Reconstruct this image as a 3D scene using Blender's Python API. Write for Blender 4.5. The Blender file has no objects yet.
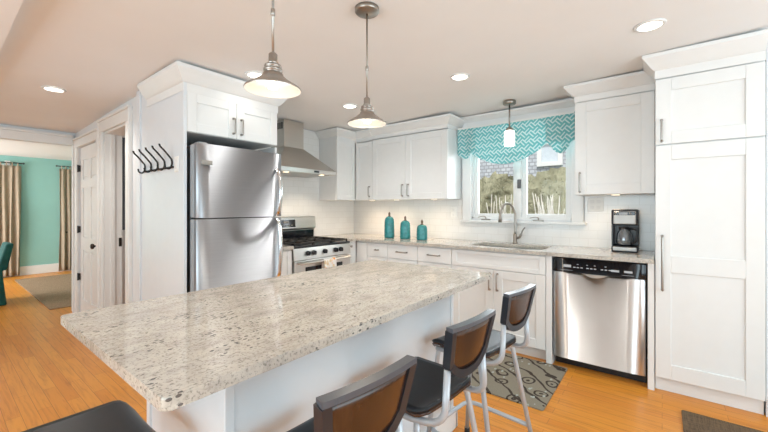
import bpy, bmesh, math, random
from mathutils import Vector, Matrix
random.seed(7)
SC = bpy.context.scene
COL = SC.collection
PI = math.pi
# ------------------------------------------------------------------ camera, world, light, exposure
CAM_H = 1.27
cd = bpy.data.cameras.new('camera'); cam = bpy.data.objects.new('camera', cd); COL.objects.link(cam)
cam.location = (0, 0, CAM_H); cam.rotation_euler = (PI/2, 0, math.radians(38-90))
cd.sensor_width = 36; cd.lens = 356/768*36; cd.shift_y = -8/768; cd.clip_start = .02
SC.camera = cam
SC.view_settings.view_transform = 'Standard'; SC.view_settings.look = 'None'
SC.view_settings.gamma = 1; SC.view_settings.exposure = 0.11
SC.view_settings.use_curve_mapping = False
W = bpy.data.worlds.new('daylight'); SC.world = W; W.use_nodes = True
wn = W.node_tree.nodes; wl = W.node_tree.links
bg = wn['Background']; sky = wn.new('ShaderNodeTexSky'); sky.sky_type = 'HOSEK_WILKIE'
sky.turbidity = 6; sky.sun_direction = Vector((-.5, -.5, .7)).normalized(); sky.ground_albedo = .4
mixc = wn.new('ShaderNodeMixRGB'); mixc.inputs[0].default_value = .75; mixc.inputs[2].default_value = (.90, .97, 1, 1)
wl.new(sky.outputs[0], mixc.inputs[1]); wl.new(mixc.outputs[0], bg.inputs[0]); bg.inputs[1].default_value = 1.3
sl = bpy.data.lights.new('sun', 'SUN'); sl.energy = 3.2; sl.angle = .02; sl.color = (1, .97, .92)
so_ = bpy.data.objects.new('sun', sl); COL.objects.link(so_); so_.location = (0, 0, 8)
so_.rotation_euler = Vector((.5, .15, -.86)).to_track_quat('-Z', 'Y').to_euler()

def area(name, loc, target, sx, sy, power, color=(1, 1, 1), spread=PI):
    l = bpy.data.lights.new(name, 'AREA'); l.shape = 'RECTANGLE'; l.size = sx; l.size_y = sy
    l.energy = power; l.color = color; l.spread = spread
    o = bpy.data.objects.new(name, l); COL.objects.link(o); o.location = loc
    o.rotation_euler = (Vector(target)-Vector(loc)).to_track_quat('-Z', 'Y').to_euler()
    return o
def spot(name, loc, power, color=(1, .92, .82), angle=120, blend=.6, r=.05, target=None):
    l = bpy.data.lights.new(name, 'SPOT'); l.energy = power; l.color = color
    l.spot_size = math.radians(angle); l.spot_blend = blend; l.shadow_soft_size = r
    o = bpy.data.objects.new(name, l); COL.objects.link(o); o.location = loc
    if target: o.rotation_euler = (Vector(target)-Vector(loc)).to_track_quat('-Z', 'Y').to_euler()
    return o
# front and side: fill lamps added at unseen openings, aimed up at the ceiling
area('fill_front', (.9, -2.72, 1.25), (.9, -1.3, 2.1), 3.6, 1.9, 84, (.72, .912, 1))
area('fill_side', (-2.72, .9, 1.25), (-1.2, .75, 2.25), 3.4, 1.9, 96, (.72, .912, 1))
area('daylight_sink_window', (4.3, 1.15, 1.6), (2.5, 1.15, 1.1), 1.0, .9, 30, (.88, .96, 1))
area('daylight_dining', (-1.4, 8.2, 1.3), (1, 8.6, 1.1), 2.2, 1.7, 80, (.95, .98, 1), 2.3)
area('daylight_mudroom', (2.9, 4.6, 1.5), (1.4, 4.4, 1.2), .8, 1.4, 6, (1, .97, .93))

# ------------------------------------------------------------------ helpers
def ceilz(y): return 2.325-.026*y

class MB:
    def __init__(s): s.bm = bmesh.new()
    def add(s, vs, fs, smooth=False):
        bv = [s.bm.verts.new(v) for v in vs]; out = []
        for f in fs:
            try:
                fc = s.bm.faces.new([bv[i] for i in f]); fc.smooth = smooth; out.append(fc)
            except ValueError: pass
        return bv, out
    def box(s, x0, x1, y0, y1, z0, z1, b=0, seg=1):
        vs = [(x0,y0,z0),(x1,y0,z0),(x1,y1,z0),(x0,y1,z0),(x0,y0,z1),(x1,y0,z1),(x1,y1,z1),(x0,y1,z1)]
        bv, fc = s.add(vs, [(0,3,2,1),(4,5,6,7),(0,1,5,4),(1,2,6,5),(2,3,7,6),(3,0,4,7)])
        if b:
            es = list({e for f in fc for e in f.edges})
            bmesh.ops.bevel(s.bm, geom=es, offset=b, segments=seg, profile=.5, affect='EDGES')
        return s
    def hexa(s, lo, hi):       # two quads (ccw from above) joined
        s.add(list(lo)+list(hi), [(0,3,2,1),(4,5,6,7),(0,1,5,4),(1,2,6,5),(2,3,7,6),(3,0,4,7)]); return s
    def tube(s, pts, r, n=10, closed=False, caps=True):
        pts = [Vector(p) for p in pts]; m = len(pts)
        rr = r if isinstance(r, (list, tuple)) else [r]*m
        T = []
        for i in range(m):
            if closed: t = pts[(i+1) % m]-pts[i-1]
            else: t = pts[min(i+1, m-1)]-pts[max(i-1, 0)]
            T.append(t.normalized())
        up = Vector((0, 0, 1)) if abs(T[0].z) < .9 else Vector((1, 0, 0))
        N = (up-T[0]*up.dot(T[0])).normalized(); rings = []
        for i in range(m):
            N = (N-T[i]*N.dot(T[i])).normalized(); B = T[i].cross(N)
            rings.append([pts[i]+(N*math.cos(2*PI*k/n)+B*math.sin(2*PI*k/n))*rr[i] for k in range(n)])
        vs = [v for R in rings for v in R]; fs = []
        for i in range(m if closed else m-1):
            a = i*n; b = ((i+1) % m)*n
            for k in range(n): fs.append((a+k, a+(k+1) % n, b+(k+1) % n, b+k))
        bv, fc = s.add(vs, fs, True)
        if caps and not closed:
            s.bm.faces.new(bv[:n][::-1]); s.bm.faces.new(bv[-n:])
        return s
    def cyl(s, p0, p1, r, n=16, r1=None): return s.tube([p0, p1], [r, r if r1 is None else r1], n)
    def lathe(s, prof, c=(0, 0, 0), n=28, closed=False, axis='z', caps=True):
        vs = []; m = len(prof)
        for r, z in prof:
            for k in range(n):
                a = 2*PI*k/n; p = (r*math.cos(a), r*math.sin(a), z)
                if axis == 'y': p = (p[0], p[2], p[1])
                if axis == 'x': p = (p[2], p[0], p[1])
                vs.append((c[0]+p[0], c[1]+p[1], c[2]+p[2]))
        fs = []
        for i in range(m if closed else m-1):
            a = i*n; b = ((i+1) % m)*n
            for k in range(n): fs.append((a+k, a+(k+1) % n, b+(k+1) % n, b+k))
        bv, fc = s.add(vs, fs, True)
        if not closed and caps:
            for ring in (bv[:n][::-1], bv[-n:]):
                try: s.bm.faces.new(ring)
                except ValueError: pass
        return s
    def prism(s, poly, z0, z1, bev=0, seg=2):
        n = len(poly)
        bv, fc = s.add([(x, y, z0) for x, y in poly]+[(x, y, z1) for x, y in poly],
              [tuple(range(n))[::-1], tuple(range(n, 2*n))]+[(i, (i+1) % n, n+(i+1) % n, n+i) for i in range(n)])
        if bev:
            es = [e for f in fc[:2] for e in f.edges]
            bmesh.ops.bevel(s.bm, geom=es, offset=bev, segments=seg, profile=.5, affect='EDGES')
        return s
    def extr(s, poly, a0, a1, plane='xz'):      # polygon in xz (extrude along y) or yz (extrude along x)
        n = len(poly)
        f = (lambda p, a: (p[0], a, p[1])) if plane == 'xz' else (lambda p, a: (a, p[0], p[1]))
        s.add([f(p, a0) for p in poly]+[f(p, a1) for p in poly],
              [tuple(range(n))[::-1], tuple(range(n, 2*n))]+[(i, (i+1) % n, n+(i+1) % n, n+i) for i in range(n)])
        return s
    def sweep(s, path, prof):
        P = [Vector((p[0], p[1])) for p in path]; m = len(P); k = len(prof); vs = []
        nr = [Vector(((P[i+1]-P[i]).y, -(P[i+1]-P[i]).x)).normalized() for i in range(m-1)]
        for i in range(m):
            if i == 0: o = nr[0]
            elif i == m-1: o = nr[-1]
            else: o = (nr[i-1]+nr[i])/(1+nr[i-1].dot(nr[i]))
            for (u, z) in prof: vs.append((P[i].x+o.x*u, P[i].y+o.y*u, z))
        fs = [(i*k+j, (i+1)*k+j, (i+1)*k+(j+1) % k, i*k+(j+1) % k) for i in range(m-1) for j in range(k)]
        fs += [tuple(range(k)), tuple(range((m-1)*k, m*k))[::-1]]
        s.add(vs, fs); return s
    def grid(s, fn, nu, nv, smooth=True):
        vs = [fn(i/(nu-1), j/(nv-1)) for i in range(nu) for j in range(nv)]
        fs = [(i*nv+j, (i+1)*nv+j, (i+1)*nv+j+1, i*nv+j+1) for i in range(nu-1) for j in range(nv-1)]
        s.add(vs, fs, smooth); return s
    def build(s, name, m, parent=None, loc=None, rotz=0, solid=0):
        bmesh.ops.recalc_face_normals(s.bm, faces=s.bm.faces)
        me = bpy.data.meshes.new(name); s.bm.to_mesh(me); s.bm.free()
        me.materials.append(m); o = bpy.data.objects.new(name, me); COL.objects.link(o)
        if parent: o.parent = parent
        if loc: o.location = loc
        o.rotation_euler = (0, 0, rotz)
        if solid:
            md = o.modifiers.new('thickness', 'SOLIDIFY'); md.thickness = solid; md.offset = 0
        return o

def tag(o, label, cat, group=None):
    o['label'] = label; o['category'] = cat
    if group: o['group'] = group
    return o
def thing(name, label, cat, loc=(0, 0, 0), rotz=0, group=None):
    o = bpy.data.objects.new(name, None); COL.objects.link(o); o.empty_display_size = .1
    o.location = loc; o.rotation_euler = (0, 0, rotz)
    return tag(o, label, cat, group)
def struct(name, mb, m, **k):
    o = mb.build(name, m, **k)
    if not o.parent: o['kind'] = 'structure'
    return o
def copy_tree(o, parent=None):
    c = o.copy(); COL.objects.link(c)
    if parent: c.parent = parent
    for ch in [x for x in list(bpy.data.objects) if x.parent == o]: copy_tree(ch, c)
    return c
def fillet(pts, r, n=5):
    pts = [Vector(p) for p in pts]; out = [pts[0]]
    for i in range(1, len(pts)-1):
        a, b, c = pts[i-1], pts[i], pts[i+1]
        d1 = (a-b); d2 = (c-b); q = min(r, d1.length*.49, d2.length*.49)
        p, e = b+d1.normalized()*q, b+d2.normalized()*q
        for k in range(n+1):
            t = k/n; out.append(p*(1-t)**2+b*2*t*(1-t)+e*t*t)
    out.append(pts[-1]); return out
def smooth(pts, n=6):
    P = [Vector(p) for p in pts]; P = [P[0]*2-P[1]]+P+[P[-1]*2-P[-2]]; out = []
    for i in range(1, len(P)-2):
        for k in range(n):
            t = k/n; a, b, c, d = P[i-1:i+3]
            out.append(.5*((2*b)+(c-a)*t+(2*a-5*b+4*c-d)*t*t+(3*b-a-3*c+d)*t**3))
    out.append(P[-2]); return out
def rrect(x0, x1, y0, y1, r, n=5):
    out = []
    for cx, cy, a in ((x1-r, y1-r, 0), (x0+r, y1-r, 90), (x0+r, y0+r, 180), (x1-r, y0+r, 270)):
        for k in range(n+1):
            t = math.radians(a+90*k/n); out.append((cx+r*math.cos(t), cy+r*math.sin(t)))
    return out

# ------------------------------------------------------------------ materials
def new(name):
    m = bpy.data.materials.new(name); m.use_nodes = True; nt = m.node_tree
    return m, nt, nt.nodes['Principled BSDF'], nt.nodes, nt.links
def coords(nd, lk, scale=(1, 1, 1), rot=(0, 0, 0)):
    tc = nd.new('ShaderNodeTexCoord'); mp = nd.new('ShaderNodeMapping')
    mp.inputs['Scale'].default_value = scale; mp.inputs['Rotation'].default_value = rot
    lk.new(tc.outputs['Object'], mp.inputs[0]); return mp.outputs[0]
def noise(nd, lk, vec, scale, detail=3, rough=.5, dist=0):
    n = nd.new('ShaderNodeTexNoise'); n.inputs['Scale'].default_value = scale
    n.inputs['Detail'].default_value = detail; n.inputs['Roughness'].default_value = rough
    n.inputs['Distortion'].default_value = dist; lk.new(vec, n.inputs['Vector']); return n.outputs[0]
def ramp(nd, lk, fac, stops):
    r = nd.new('ShaderNodeValToRGB'); e = r.color_ramp.elements
    while len(e) < len(stops): e.new(.5)
    for el, (p, c) in zip(e, stops): el.position = p; el.color = (*c, 1) if len(c) == 3 else c
    lk.new(fac, r.inputs[0]); return r.outputs[0]
def mix(nd, lk, fac, a, b, mode='MIX'):
    n = nd.new('ShaderNodeMixRGB'); n.blend_type = mode
    for i, v in enumerate((fac, a, b)):
        if isinstance(v, bpy.types.NodeSocket): lk.new(v, n.inputs[i])
        elif i == 0: n.inputs[0].default_value = v
        else: n.inputs[i].default_value = (*v, 1)
    return n.outputs[0]
def math_(nd, lk, op, a, b=None):
    n = nd.new('ShaderNodeMath'); n.operation = op
    for i, v in enumerate((a, b)):
        if v is None: continue
        if isinstance(v, bpy.types.NodeSocket): lk.new(v, n.inputs[i])
        else: n.inputs[i].default_value = v
    return n.outputs[0]
def bump(nd, lk, h, b, st=.1, dist=.01):
    n = nd.new('ShaderNodeBump'); n.inputs['Strength'].default_value = st; n.inputs['Distance'].default_value = dist
    lk.new(h, n.inputs['Height']); lk.new(n.outputs[0], b.inputs['Normal'])
def plain(name, c, rough=.5, metal=0, var=.05, scale=12, spec=.5, bmp=0):
    m, nt, b, nd, lk = new(name); v = coords(nd, lk); n = noise(nd, lk, v, scale)
    lk.new(ramp(nd, lk, n, [(.3, tuple(x*(1-var) for x in c)), (.7, tuple(min(1, x*(1+var)) for x in c))]), b.inputs['Base Color'])
    b.inputs['Roughness'].default_value = rough; b.inputs['Metallic'].default_value = metal
    b.inputs['Specular IOR Level'].default_value = spec
    if bmp: bump(nd, lk, n, b, bmp)
    return m
def emit(name, c, st):
    m, nt, b, nd, lk = new(name); b.inputs['Base Color'].default_value = (*c, 1)
    b.inputs['Emission Color'].default_value = (*c, 1); b.inputs['Emission Strength'].default_value = st; return m
def steel(name, c, rough=.28, sc=(300, 300, 3), wav=0.0, aniso=0.0):
    m, nt, b, nd, lk = new(name); v = coords(nd, lk, sc); n = noise(nd, lk, v, 1, 2)
    lk.new(ramp(nd, lk, n, [(.3, tuple(x*.97 for x in c)), (.7, tuple(min(1, x*1.03) for x in c))]), b.inputs['Base Color'])
    b.inputs['Metallic'].default_value = 1; b.inputs['Roughness'].default_value = rough
    if wav:
        n2 = noise(nd, lk, coords(nd, lk, (5, 5, 1.1)), 1, 1); bump(nd, lk, n2, b, wav, .05)
    return m
M = {}
M['white_paint'] = plain('white_paint', (.80, .80, .79), .38, var=.01)
M['trim_white'] = plain('trim_white', (.80, .79, .77), .42, var=.012)
M['wall_white'] = plain('wall_white', (.74, .75, .76), .7, var=.012)
M['ceiling'] = plain('ceiling_paint', (.85, .845, .84), .85, var=.012, scale=3)
M['teal_wall'] = plain('teal_wall', (.29, .54, .48), .75, var=.03, scale=3)
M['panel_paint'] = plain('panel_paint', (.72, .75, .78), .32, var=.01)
M['nickel'] = steel('brushed_nickel', (.40, .37, .34), .34, (80, 80, 80))
M['dark_nickel'] = steel('satin_nickel', (.36, .33, .295), .33, (80, 80, 80))
M['chrome'] = steel('chrome_steel', (.75, .75, .75), .14, (20, 20, 20))
M['fridge_steel'] = steel('fridge_steel', (.38, .395, .42), .40, (4, 4, 200), .0)
M['dw_steel'] = steel('dishwasher_steel', (.60, .59, .585), .30, (4, 400, 4), .10)
M['hood_steel'] = steel('hood_steel', (.56, .53, .49), .32, (4, 4, 300))
M['range_steel'] = steel('range_steel', (.66, .64, .61), .28, (4, 4, 300))
M['grey_metal'] = plain('grey_powder_coat', (.46, .49, .53), .35, .3, .04)
M['black'] = plain('black_plastic', (.012, .013, .016), .32, var=.1)
M['seat_black'] = plain('black_seat_laminate', (.010, .012, .016), .36, var=.15, scale=40, spec=.35)
M['back_black'] = plain('dark_back_rim', (.018, .022, .03), .32, var=.1)
M['iron'] = plain('black_iron', (.012, .011, .011), .5, var=.2, scale=60)
M['black_glass'] = plain('black_glass', (.008, .009, .012), .08, var=.1)
M['bronze'] = plain('oil_rubbed_bronze', (.035, .028, .024), .4, .6, .2, 40)
M['teal_glaze'] = plain('teal_glaze', (.025, .21, .22), .18, var=.25, scale=30)
M['finial'] = plain('brown_finial', (.10, .055, .035), .4, var=.2, scale=60)
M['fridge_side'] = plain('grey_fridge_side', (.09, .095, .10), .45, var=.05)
M['chair_teal'] = plain('teal_slipcover', (.008, .085, .075), .85, var=.25, scale=10, bmp=.3)
M['shade_inside'] = plain('white_enamel', (.9, .88, .84), .4, var=.01)
M['lamp_lens'] = emit('lit_lens', (1, .95, .86), 6)
M['bulb'] = emit('lit_bulb', (1, .88, .70), 9)
M['glass_shade'] = emit('lit_opal_glass', (1, .95, .86), 1.6)
M['silver'] = plain('silver_plastic', (.48, .47, .45), .4, .3)
M['rubber'] = plain('dark_rubber', (.02, .02, .02), .7)
M['screen'] = emit('clock_display', (.02, .05, .03), .3)
M['towel_white'] = plain('white_towel', (.78, .75, .72), .9, var=.05)

def glass_mat(name, tint=(1, 1, 1), mixf=.88):
    m, nt, b, nd, lk = new(name); t = nd.new('ShaderNodeBsdfTransparent'); t.inputs[0].default_value = (*tint, 1)
    g = nd.new('ShaderNodeBsdfGlossy'); g.inputs['Roughness'].default_value = .02
    fr = nd.new('ShaderNodeFresnel'); fr.inputs[0].default_value = 1.18
    mx = nd.new('ShaderNodeMixShader'); lk.new(fr.outputs[0], mx.inputs[0]); lk.new(t.outputs[0], mx.inputs[1]); lk.new(g.outputs[0], mx.inputs[2])
    lk.new(mx.outputs[0], nd['Material Output'].inputs[0]); return m
M['glass'] = glass_mat('window_glass')
M['carafe_glass'] = glass_mat('carafe_glass', (.55, .6, .65))

def granite():
    m, nt, b, nd, lk = new('granite')
    v = coords(nd, lk, (1, 1.6, 1), (0, 0, .25)); vf = coords(nd, lk)
    big = ramp(nd, lk, noise(nd, lk, v, 7, 8, .65, .4), [(.25, (.38, .345, .31)), (.42, (.52, .475, .425)), (.58, (.60, .555, .49)), (.78, (.49, .455, .41))])
    med = ramp(nd, lk, noise(nd, lk, v, 34, 5, .7), [(.30, (.34, .31, .28)), (.44, (1, 1, 1))])
    c = mix(nd, lk, .55, big, med, 'MULTIPLY')
    fine = ramp(nd, lk, noise(nd, lk, vf, 130, 3, .7), [(.36, (.42, .42, .43)), (.47, (1, 1, 1)), (.62, (1, 1, 1)), (.7, (1.12, 1.1, 1.07))])
    c = mix(nd, lk, .8, c, fine, 'MULTIPLY')
    vo = nd.new('ShaderNodeTexVoronoi'); vo.inputs['Scale'].default_value = 58; lk.new(coords(nd, lk, (.8, 1.4, 1.4), (0, 0, .3)), vo.inputs['Vector'])
    spot_ = math_(nd, lk, 'LESS_THAN', vo.outputs['Distance'], .30)
    mask = math_(nd, lk, 'GREATER_THAN', noise(nd, lk, v, 7, 4, .6), .572)
    c = mix(nd, lk, math_(nd, lk, 'MULTIPLY', math_(nd, lk, 'MULTIPLY', spot_, mask), .85), c, (.07, .065, .07))
    vein = ramp(nd, lk, noise(nd, lk, coords(nd, lk, (1.2, 5, 1), (0, 0, .22)), 2.6, 5, .6, .6), [(.46, (1, 1, 1)), (.5, (.74, .73, .72)), (.54, (1, 1, 1))])
    c = mix(nd, lk, .6, c, vein, 'MULTIPLY')
    lk.new(c, b.inputs['Base Color']); b.inputs['Roughness'].default_value = .1; b.inputs['Specular IOR Level'].default_value = .5
    return m
M['granite'] = granite()

def oak_floor():
    m, nt, b, nd, lk = new('oak_strip_floor')
    tc = nd.new('ShaderNodeTexCoord'); sp = nd.new('ShaderNodeSeparateXYZ'); cb = nd.new('ShaderNodeCombineXYZ')
    lk.new(tc.outputs['Object'], sp.inputs[0]); lk.new(sp.outputs[1], cb.inputs[0]); lk.new(sp.outputs[0], cb.inputs[1])
    br = nd.new('ShaderNodeTexBrick'); lk.new(cb.outputs[0], br.inputs['Vector'])
    br.inputs['Scale'].default_value = 1; br.inputs['Brick Width'].default_value = .85; br.inputs['Row Height'].default_value = .07
    br.inputs['Mortar Size'].default_value = .0012; br.inputs['Mortar Smooth'].default_value = .3; br.offset = .37; br.offset_frequency = 2
    br.inputs['Color1'].default_value = (.66, .235, .026, 1); br.inputs['Color2'].default_value = (.75, .31, .044, 1); br.inputs['Mortar'].default_value = (.36, .115, .018, 1)
    gr = ramp(nd, lk, noise(nd, lk, coords(nd, lk, (26, 1.6, 1)), 1.6, 6, .6, 1.2), [(.3, (.72, .64, .56)), (.5, (1, 1, 1)), (.75, (1.1, 1.1, 1.08))])
    c = mix(nd, lk, .75, br.outputs[0], gr, 'MULTIPLY')
    lk.new(c, b.inputs['Base Color']); b.inputs['Roughness'].default_value = .3; b.inputs['Specular IOR Level'].default_value = .35
    bump(nd, lk, br.outputs['Fac'], b, -.12, .003)
    return m
M['floor'] = oak_floor()

def tile(name, ax):
    m, nt, b, nd, lk = new(name)
    tc = nd.new('ShaderNodeTexCoord'); sp = nd.new('ShaderNodeSeparateXYZ'); cb = nd.new('ShaderNodeCombineXYZ')
    lk.new(tc.outputs['Object'], sp.inputs[0]); lk.new(sp.outputs[ax], cb.inputs[0]); lk.new(sp.outputs[2], cb.inputs[1])
    br = nd.new('ShaderNodeTexBrick'); lk.new(cb.outputs[0], br.inputs['Vector'])
    br.inputs['Scale'].default_value = 1; br.inputs['Brick Width'].default_value = .152; br.inputs['Row Height'].default_value = .0762
    br.inputs['Mortar Size'].default_value = .0018; br.inputs['Mortar Smooth'].default_value = .2
    br.inputs['Color1'].default_value = (.80, .79, .77, 1); br.inputs['Color2'].default_value = (.83, .82, .80, 1); br.inputs['Mortar'].default_value = (.73, .71, .68, 1)
    lk.new(br.outputs[0], b.inputs['Base Color']); b.inputs['Roughness'].default_value = .16
    bump(nd, lk, br.outputs['Fac'], b, -.25, .003); return m
M['tile_x'] = tile('subway_tile_range', 0); M['tile_y'] = tile('subway_tile_window', 1)

def wood_back():
    m, nt, b, nd, lk = new('walnut_veneer')
    n = noise(nd, lk, coords(nd, lk, (8, 8, 1.2)), 2.2, 5, .6, 1.5)
    lk.new(ramp(nd, lk, n, [(.25, (.024, .011, .007)), (.55, (.055, .023, .012)), (.8, (.10, .042, .018))]), b.inputs['Base Color'])
    b.inputs['Roughness'].default_value = .26; return m
M['walnut'] = wood_back()

def valance_mat():
    m, nt, b, nd, lk = new('teal_fretwork_fabric')
    tc = nd.new('ShaderNodeTexCoord'); mp = nd.new('ShaderNodeMapping'); lk.new(tc.outputs['Object'], mp.inputs[0])
    mp.inputs['Rotation'].default_value = (math.radians(45), 0, 0)
    sp = nd.new('ShaderNodeSeparateXYZ'); lk.new(mp.outputs[0], sp.inputs[0]); cb = nd.new('ShaderNodeCombineXYZ')
    lk.new(sp.outputs[1], cb.inputs[0]); lk.new(sp.outputs[2], cb.inputs[1])
    C_ = .056
    ck = nd.new('ShaderNodeTexChecker'); ck.inputs['Scale'].default_value = 1/C_; lk.new(cb.outputs[0], ck.inputs['Vector'])
    def line(o, k, wd): return math_(nd, lk, 'LESS_THAN', math_(nd, lk, 'FRACT', math_(nd, lk, 'MULTIPLY', o, k/C_)), wd)
    la, lb_ = line(sp.outputs[1], 2, .40), line(sp.outputs[2], 2, .40)
    f_ = mix(nd, lk, ck.outputs['Fac'], (0, 0, 0), (1, 1, 1)); mm = nd.new('ShaderNodeMixRGB'); lk.new(f_, mm.inputs[0]); lk.new(la, mm.inputs[1]); lk.new(lb_, mm.inputs[2])
    vc = mix(nd, lk, mm.outputs[0], (.20, .56, .58), (.70, .85, .85))
    lk.new(vc, b.inputs['Base Color']); b.inputs['Roughness'].default_value = .9
    tr = nd.new('ShaderNodeBsdfTranslucent'); lk.new(vc, tr.inputs[0])
    mx = nd.new('ShaderNodeMixShader'); mx.inputs[0].default_value = .3
    lk.new(b.outputs[0], mx.inputs[1]); lk.new(tr.outputs[0], mx.inputs[2]); lk.new(mx.outputs[0], nd['Material Output'].inputs[0]); return m
M['valance'] = valance_mat()

def rug_mat(name, a, bcol, kind):
    m, nt, b, nd, lk = new(name)
    if kind == 'leaf':
        v = coords(nd, lk)
        # curling dark vine strokes: rings of warped voronoi cells plus small pale leaves
        nz = nd.new('ShaderNodeTexNoise'); nz.inputs['Scale'].default_value = 5; lk.new(v, nz.inputs['Vector'])
        wv = nd.new('ShaderNodeVectorMath'); wv.operation = 'MULTIPLY_ADD'; lk.new(nz.outputs['Color'], wv.inputs[0]); wv.inputs[1].default_value = (.09, .09, 0); lk.new(v, wv.inputs[2])
        vo = nd.new('ShaderNodeTexVoronoi'); vo.inputs['Scale'].default_value = 6.2; vo.inputs['Randomness'].default_value = .45; lk.new(wv.outputs[0], vo.inputs['Vector'])
        d = vo.outputs['Distance']
        s1 = math_(nd, lk, 'GREATER_THAN', math_(nd, lk, 'SINE', math_(nd, lk, 'MULTIPLY', d, 30)), .3)
        near = math_(nd, lk, 'LESS_THAN', d, .42)
        c = mix(nd, lk, math_(nd, lk, 'MULTIPLY', s1, near), a, bcol)
        w2 = nd.new('ShaderNodeTexWave'); w2.inputs['Scale'].default_value = 2.2; w2.inputs['Distortion'].default_value = 3.5; w2.inputs['Detail Scale'].default_value = 2; lk.new(coords(nd, lk, (1, 1, 1), (0, 0, .7)), w2.inputs['Vector'])
        c = mix(nd, lk, math_(nd, lk, 'GREATER_THAN', w2.outputs[1], .955), c, bcol)
        v2 = nd.new('ShaderNodeTexVoronoi'); v2.inputs['Scale'].default_value = 11; lk.new(coords(nd, lk, (1, 1.7, 1), (0, 0, .5)), v2.inputs['Vector'])
        c = mix(nd, lk, math_(nd, lk, 'LESS_THAN', v2.outputs['Distance'], .17), c, (.42, .46, .42))
        c = mix(nd, lk, .35, c, ramp(nd, lk, noise(nd, lk, v, 160), [(.3, (.7, .7, .7)), (.7, (1.1, 1.1, 1.1))]), 'MULTIPLY')
    else:
        n1 = noise(nd, lk, coords(nd, lk, (6, 150, 1)), 1.5, 4, .7); n2 = noise(nd, lk, coords(nd, lk, (150, 6, 1)), 1.5, 4, .7)
        f = math_(nd, lk, 'MULTIPLY', math_(nd, lk, 'ADD', n1, n2), .5)
        c = ramp(nd, lk, f, [(.38, bcol), (.6, a)])
    lk.new(c, b.inputs['Base Color']); b.inputs['Roughness'].default_value = .95
    bump(nd, lk, noise(nd, lk, coords(nd, lk), 120), b, .5, .004); return m
M['sky_glass'] = plain('sky_lit_glass', (.62, .68, .74), .15, var=.05)  # pane colour kept pale to hold the sky's reflection
M['puck_lens'] = emit('lit_puck_lens', (1, .82, .58), 1.8)
M['rug_leaf'] = rug_mat('grey_leaf_rug', (.27, .24, .185), (.045, .032, .024), 'leaf')
M['rug_brown'] = rug_mat('brown_woven_rug', (.20, .125, .065), (.045, .028, .016), 'weave')
M['rug_jute'] = rug_mat('jute_rug', (.42, .28, .17), (.18, .11, .06), 'weave')

def curtain_mat():
    m, nt, b, nd, lk = new('tan_curtain_fabric')
    n = noise(nd, lk, coords(nd, lk, (60, 60, 6)), 2, 3)
    lk.new(ramp(nd, lk, n, [(.3, (.42, .33, .23)), (.7, (.58, .48, .36))]), b.inputs['Base Color']); b.inputs['Roughness'].default_value = .9
    tr = nd.new('ShaderNodeBsdfTranslucent'); tr.inputs[0].default_value = (.6, .5, .38, 1)
    mx = nd.new('ShaderNodeMixShader'); mx.inputs[0].default_value = .3
    lk.new(b.outputs[0], mx.inputs[1]); lk.new(tr.outputs[0], mx.inputs[2]); lk.new(mx.outputs[0], nd['Material Output'].inputs[0]); return m
M['curtain'] = curtain_mat()

def shingles():
    m, nt, b, nd, lk = new('weathered_shingles')
    tc = nd.new('ShaderNodeTexCoord'); sp = nd.new('ShaderNodeSeparateXYZ'); cb = nd.new('ShaderNodeCombineXYZ')
    lk.new(tc.outputs['Object'], sp.inputs[0]); lk.new(sp.outputs[1], cb.inputs[0]); lk.new(sp.outputs[2], cb.inputs[1])
    br = nd.new('ShaderNodeTexBrick'); lk.new(cb.outputs[0], br.inputs['Vector']); br.inputs['Scale'].default_value = 1
    br.inputs['Brick Width'].default_value = .13; br.inputs['Row Height'].default_value = .09; br.inputs['Mortar Size'].default_value = .012
    br.inputs['Color1'].default_value = (.46, .48, .53, 1); br.inputs['Color2'].default_value = (.60, .62, .66, 1); br.inputs['Mortar'].default_value = (.32, .33, .36, 1)
    lk.new(br.outputs[0], b.inputs['Base Color']); b.inputs['Roughness'].default_value = .9; return m
M['shingle'] = shingles()
def hedge_mat():
    m, nt, b, nd, lk = new('hedge_leaves')
    n = noise(nd, lk, coords(nd, lk, (1, 1.6, .8)), 20, 6, .8)
    lk.new(ramp(nd, lk, n, [(.25, (.17, .155, .10)), (.45, (.27, .26, .17)), (.6, (.35, .34, .235)), (.8, (.48, .45, .36))]), b.inputs['Base Color'])
    b.inputs['Roughness'].default_value = .9; return m
M['hedge'] = hedge_mat()
M['twig'] = plain('pale_twig', (.60, .57, .52), .9)
M['grass'] = plain('lawn', (.16, .20, .07), .95, var=.3, scale=20)

# ------------------------------------------------------------------ room shell
XW, YW = 3.72, 3.45
struct('floor', MB().box(-2.7, 4.4, -2.7, 9.7, -.12, 0), M['floor'])
cz0, cz1 = ceilz(-2.7), ceilz(5.75)
struct('ceiling', MB().hexa([(-2.7, -2.7, cz0), (4.4, -2.7, cz0), (4.4, 5.75, cz1), (-2.7, 5.75, cz1)],
                            [(-2.7, -2.7, cz0+.1), (4.4, -2.7, cz0+.1), (4.4, 5.75, cz1+.1), (-2.7, 5.75, cz1+.1)]), M['ceiling'])
struct('ceiling.001', MB().box(-2.7, 4.4, 5.751, 9.75, 2.235, 2.4), M['ceiling'])
WY0, WY1, WZ0, WZ1 = .66, 1.67, 1.155, 2.12          # sink window opening
wr = MB()
T_ = 2.26
def topq(mb, x0, x1, y0, y1, z0):      # wall piece whose top follows the ceiling
    a, c = ceilz(y0)-.001, ceilz(y1)-.001
    mb.hexa([(x0, y0, z0), (x1, y0, z0), (x1, y1, z0), (x0, y1, z0)], [(x0, y0, a), (x1, y0, a), (x1, y1, c), (x0, y1, c)])
topq(wr, XW, XW+.13, -2.7, WY0, 0); topq(wr, XW, XW+.13, WY1, 5.75, 0)
wr.box(XW, XW+.13, WY0, WY1, 0, WZ0); topq(wr, XW, XW+.13, WY0, WY1, WZ1)
struct('wall_right', wr, M['wall_white'])
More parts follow.
